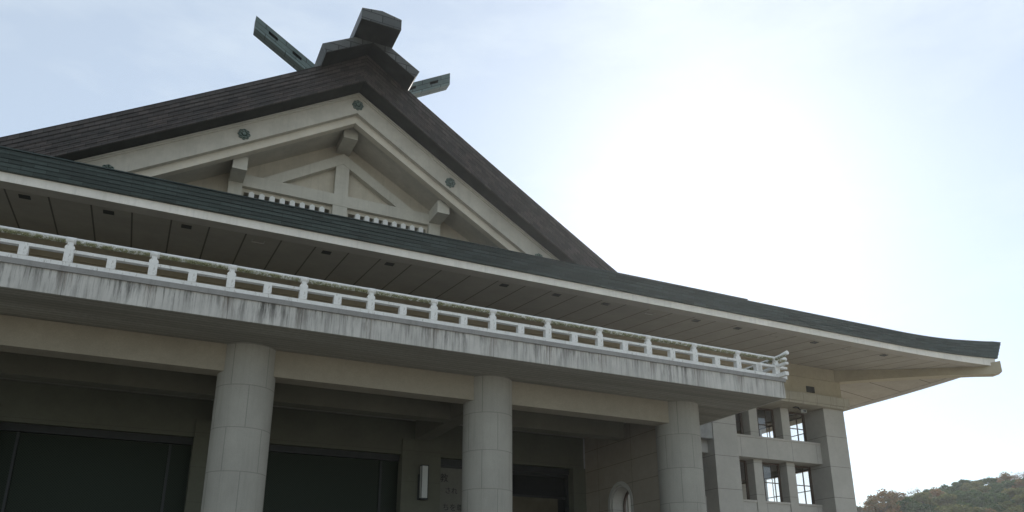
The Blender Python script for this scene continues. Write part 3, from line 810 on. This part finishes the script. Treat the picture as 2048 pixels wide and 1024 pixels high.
def crown_mesh(name, mat, rx, rz_, nclump, nleaf, leaf, openness=.0, seed=1, flat=1):
    rnd = random.Random(seed); b = MB(); C = []
    for k in range(nclump):
        while True:
            p = Vector((rnd.uniform(-1, 1), rnd.uniform(-1, 1), rnd.uniform(-.75, 1)))
            if p.length < 1 and p.length > openness: break
        C.append((Vector((p.x*rx, p.y*rx, p.z*rz_)), rnd.uniform(.26, .46)*rx))
    for k in range(nleaf):
        c, r = C[rnd.randrange(len(C))]
        d = Vector((rnd.gauss(0, 1), rnd.gauss(0, 1), rnd.gauss(0, 1))).normalized()*r*rnd.random()**.4
        d.z = abs(d.z)*.8 if rnd.random() < .7 else d.z*.6
        p = c+d; n = (d.normalized()*.8+Vector((rnd.uniform(-1, 1), rnd.uniform(-1, 1), rnd.uniform(-1, 1)))).normalized()
        x = n.cross(Vector((.3, .2, .9))).normalized(); y = n.cross(x); s = leaf*rnd.uniform(.6, 1.4)
        b.face([p-x*s, p-y*s*.7, p+x*s, p+y*s*.7])
    me = b.build(name, mat, weld=False); 
    return me, C
def trunk_mesh(C, h, r, mat, twig=False, seed=1):
    rnd = random.Random(seed); b = MB()
    b.tube([(0, 0, -h-1.5), (.1, 0, -h*.5), (0, .1, -h*.1), (0, 0, h*.05)], [r*1.3, r, r*.8, r*.45], 7)
    for c, q in C[:26 if twig else 12]:
        st_ = Vector((0, 0, rnd.uniform(-h*.6, 0))); mid = (st_+c)*.5+Vector((0, 0, -.4))
        b.tube([tuple(st_), tuple(mid), tuple(c)], [r*.4, r*.25, r*.08], 5, False)
        if twig:
            for e in range(12):
                d = Vector((rnd.gauss(0, 1), rnd.gauss(0, 1), abs(rnd.gauss(0, 1))+.4)).normalized()*q*1.3
                b.tube([tuple(c), tuple(c+d*.5+Vector((rnd.uniform(-.2, .2), 0, .1))), tuple(c+d)], [.05, .035, .02], 4, False)
    return b.build('trunk', mat, weld=False)
KINDS = {}
def mk(kind, mat, rx, rz_, ncl, nl, leaf, op, seed, twig=False):
    cr, C = crown_mesh('crown', mat, rx, rz_, ncl, nl, leaf, op, seed)
    tr = trunk_mesh(C, rz_*1.3, .22, mTwig if twig else mBark, twig, seed)
    KINDS[kind] = (cr.data, tr.data); bpy.data.objects.remove(cr); bpy.data.objects.remove(tr)
mk('green', mLeafG, 3.9, 3.4, 40, 9500, .25, .55, 3)
mk('green2', mLeafG, 3.3, 3.0, 34, 8000, .24, .55, 5)
mk('autumn', mLeafO, 3.6, 3.6, 40, 4200, .2, .5, 8)
mk('olive', mLeafY, 3.6, 3.0, 36, 6500, .23, .5, 11)
mk('bare', mLeafO, 3.2, 3.8, 30, 420, .13, .4, 14, True)
def tree(kind, px, py, D, label, s=1.0, name='tree'):
    # stand a tree so that its crown top lies in the direction that pixel (px, py) of the photo looks
    d = rr*((px-1024)/1593) + uu*(-(py-682.5)/1593) + fw
    p = Vector((0, 0, 1.6)) + d*(D/d.y)
    me = KINDS[kind]; e = empty(name, (p.x, p.y, hz(p.x, p.y)))
    tag(e, label, 'tree', 'trees on the wooded hill')
    h = (3.6 if kind != 'bare' else 4.2)*s
    for nm, q in (('crown', me[0]), ('trunk', me[1])):
        o = bpy.data.objects.new(nm, q); COL.objects.link(o); o.parent = e
        o.location = (0, 0, p.z-h-hz(p.x, p.y)); o.rotation_euler = (0, 0, random.uniform(0, 6.28)); o.scale = (s, s, s*random.uniform(.92, 1.05))
    return e
T = [
 ('bare', 1716, 1000, 152, 'thin bare tree showing just beside the corner pier, lowest on the slope', .8),
 ('autumn', 1758, 984, 150, 'rust brown tree with a loose crown, nearest the corner pier', 1.12),
 ('autumn', 1790, 984, 158, 'brown and green mottled tree, second from the corner pier', .95),
 ('bare', 1822, 973, 172, 'leafless grey tree whose twigs stick out of the skyline left of the evergreens', .95),
 ('olive', 1842, 984, 152, 'golden olive tree in front of the leafless grey tree', .75),
 ('green', 1868, 972, 165, 'wide flat topped evergreen right of the leafless grey tree', 1.1),
 ('green2', 1893, 969, 170, 'small evergreen on the skyline between the flat topped one and the dark round one', .95),
 ('green', 1923, 957, 172, 'dark round headed evergreen standing above its neighbours at mid slope', .85),
 ('olive', 1945, 961, 166, 'yellowish green tree between the two dark round headed evergreens', .9),
 ('green', 1970, 953, 172, 'tallest dark evergreen dome of the skyline, left of the bare brown crowns', 1.0),
 ('autumn', 2004, 949, 168, 'brown leaved tree below the bare crowns at the top of the slope', 1.1),
 ('bare', 2018, 941, 180, 'bare brown tree at the top of the slope, left of the last one', 1.0),
 ('bare', 2042, 941, 178, 'bare reddish tree at the right edge of the photo', 1.0),
 ('autumn', 2036, 964, 155, 'orange tinged tree below the bare reddish one at the right edge', 1.0),
]
for k, px, py, D, lb, s in T: tree(k, px, py, D, lb, s, {'green': 'evergreen_tree', 'green2': 'evergreen_tree', 'autumn': 'autumn_tree', 'olive': 'olive_green_tree', 'bare': 'bare_tree'}[k])
# the rest of the wood below the skyline reads as one mass
def wood():
    rnd = random.Random(21); b = MB(); mats = []
    import bmesh
    me = bpy.data.meshes.new('woods'); V = []; F = []; MI = []
    protos = ['green', 'green2', 'green', 'olive', 'autumn', 'green']; idx = {'green': 0, 'green2': 0, 'olive': 1, 'autumn': 2}
    cache = {k: ([tuple(v.co) for v in KINDS[k][0].vertices], [tuple(p.vertices) for p in KINDS[k][0].polygons]) for k in set(protos)}
    for row, (off, D) in enumerate(((9, 158), (22, 150), (36, 145), (52, 140), (68, 136), (88, 132))):
        px = 1700+rnd.uniform(0, 20)
        while px < 2120:
            base = 1000-(px-1716)*.175 if px < 2060 else 940
            py = base+off+rnd.uniform(-5, 5); k = rnd.choice(protos)
            d = rr*((px-1024)/1593) + uu*(-(py-682.5)/1593) + fw; p = Vector((0, 0, 1.6)) + d*(D/d.y); p.z -= 3.4
            vs_, fs = cache[k]; a = rnd.uniform(0, 6.28); s = rnd.uniform(.8, 1.15); ca, sa = math.cos(a), math.sin(a); i0 = len(V)
            V += [(p.x+(x*ca-y*sa)*s, p.y+(x*sa+y*ca)*s, p.z+z*s) for x, y, z in vs_]
            step = 1
            F += [tuple(i+i0 for i in f) for f in fs]; MI += [idx[k]]*len(fs)
            px += rnd.uniform(26, 44)
    me.from_pydata(V, [], F); 
    for m_ in (mLeafG, mLeafY, mLeafO): me.materials.append(m_)
    me.polygons.foreach_set('material_index', MI); me.update()
    o = bpy.data.objects.new('woods', me); COL.objects.link(o); tag(o, 'dense mixed evergreen and autumn wood covering the slope below the skyline trees', 'woods', kind='stuff')
wood()

# thin lit air over the far hill, also added to imitate lens veil
b = MB().box(-120, 560, -12, 430, -1, 64)
hz_ = b.build('haze_veil', None); tag(hz_, kind='stuff')
hm = bpy.data.materials.new('air'); hm.use_nodes = True; hn = hm.node_tree; hn.nodes.clear()
ho = hn.nodes.new('ShaderNodeOutputMaterial'); hv = hn.nodes.new('ShaderNodeVolumePrincipled')
hv.inputs['Color'].default_value = (.93, .96, 1, 1); hv.inputs['Density'].default_value = .00024; hv.inputs['Anisotropy'].default_value = .75
hn.links.new(hv.outputs[0], ho.inputs['Volume']); hz_.data.materials.clear(); hz_.data.materials.append(hm)
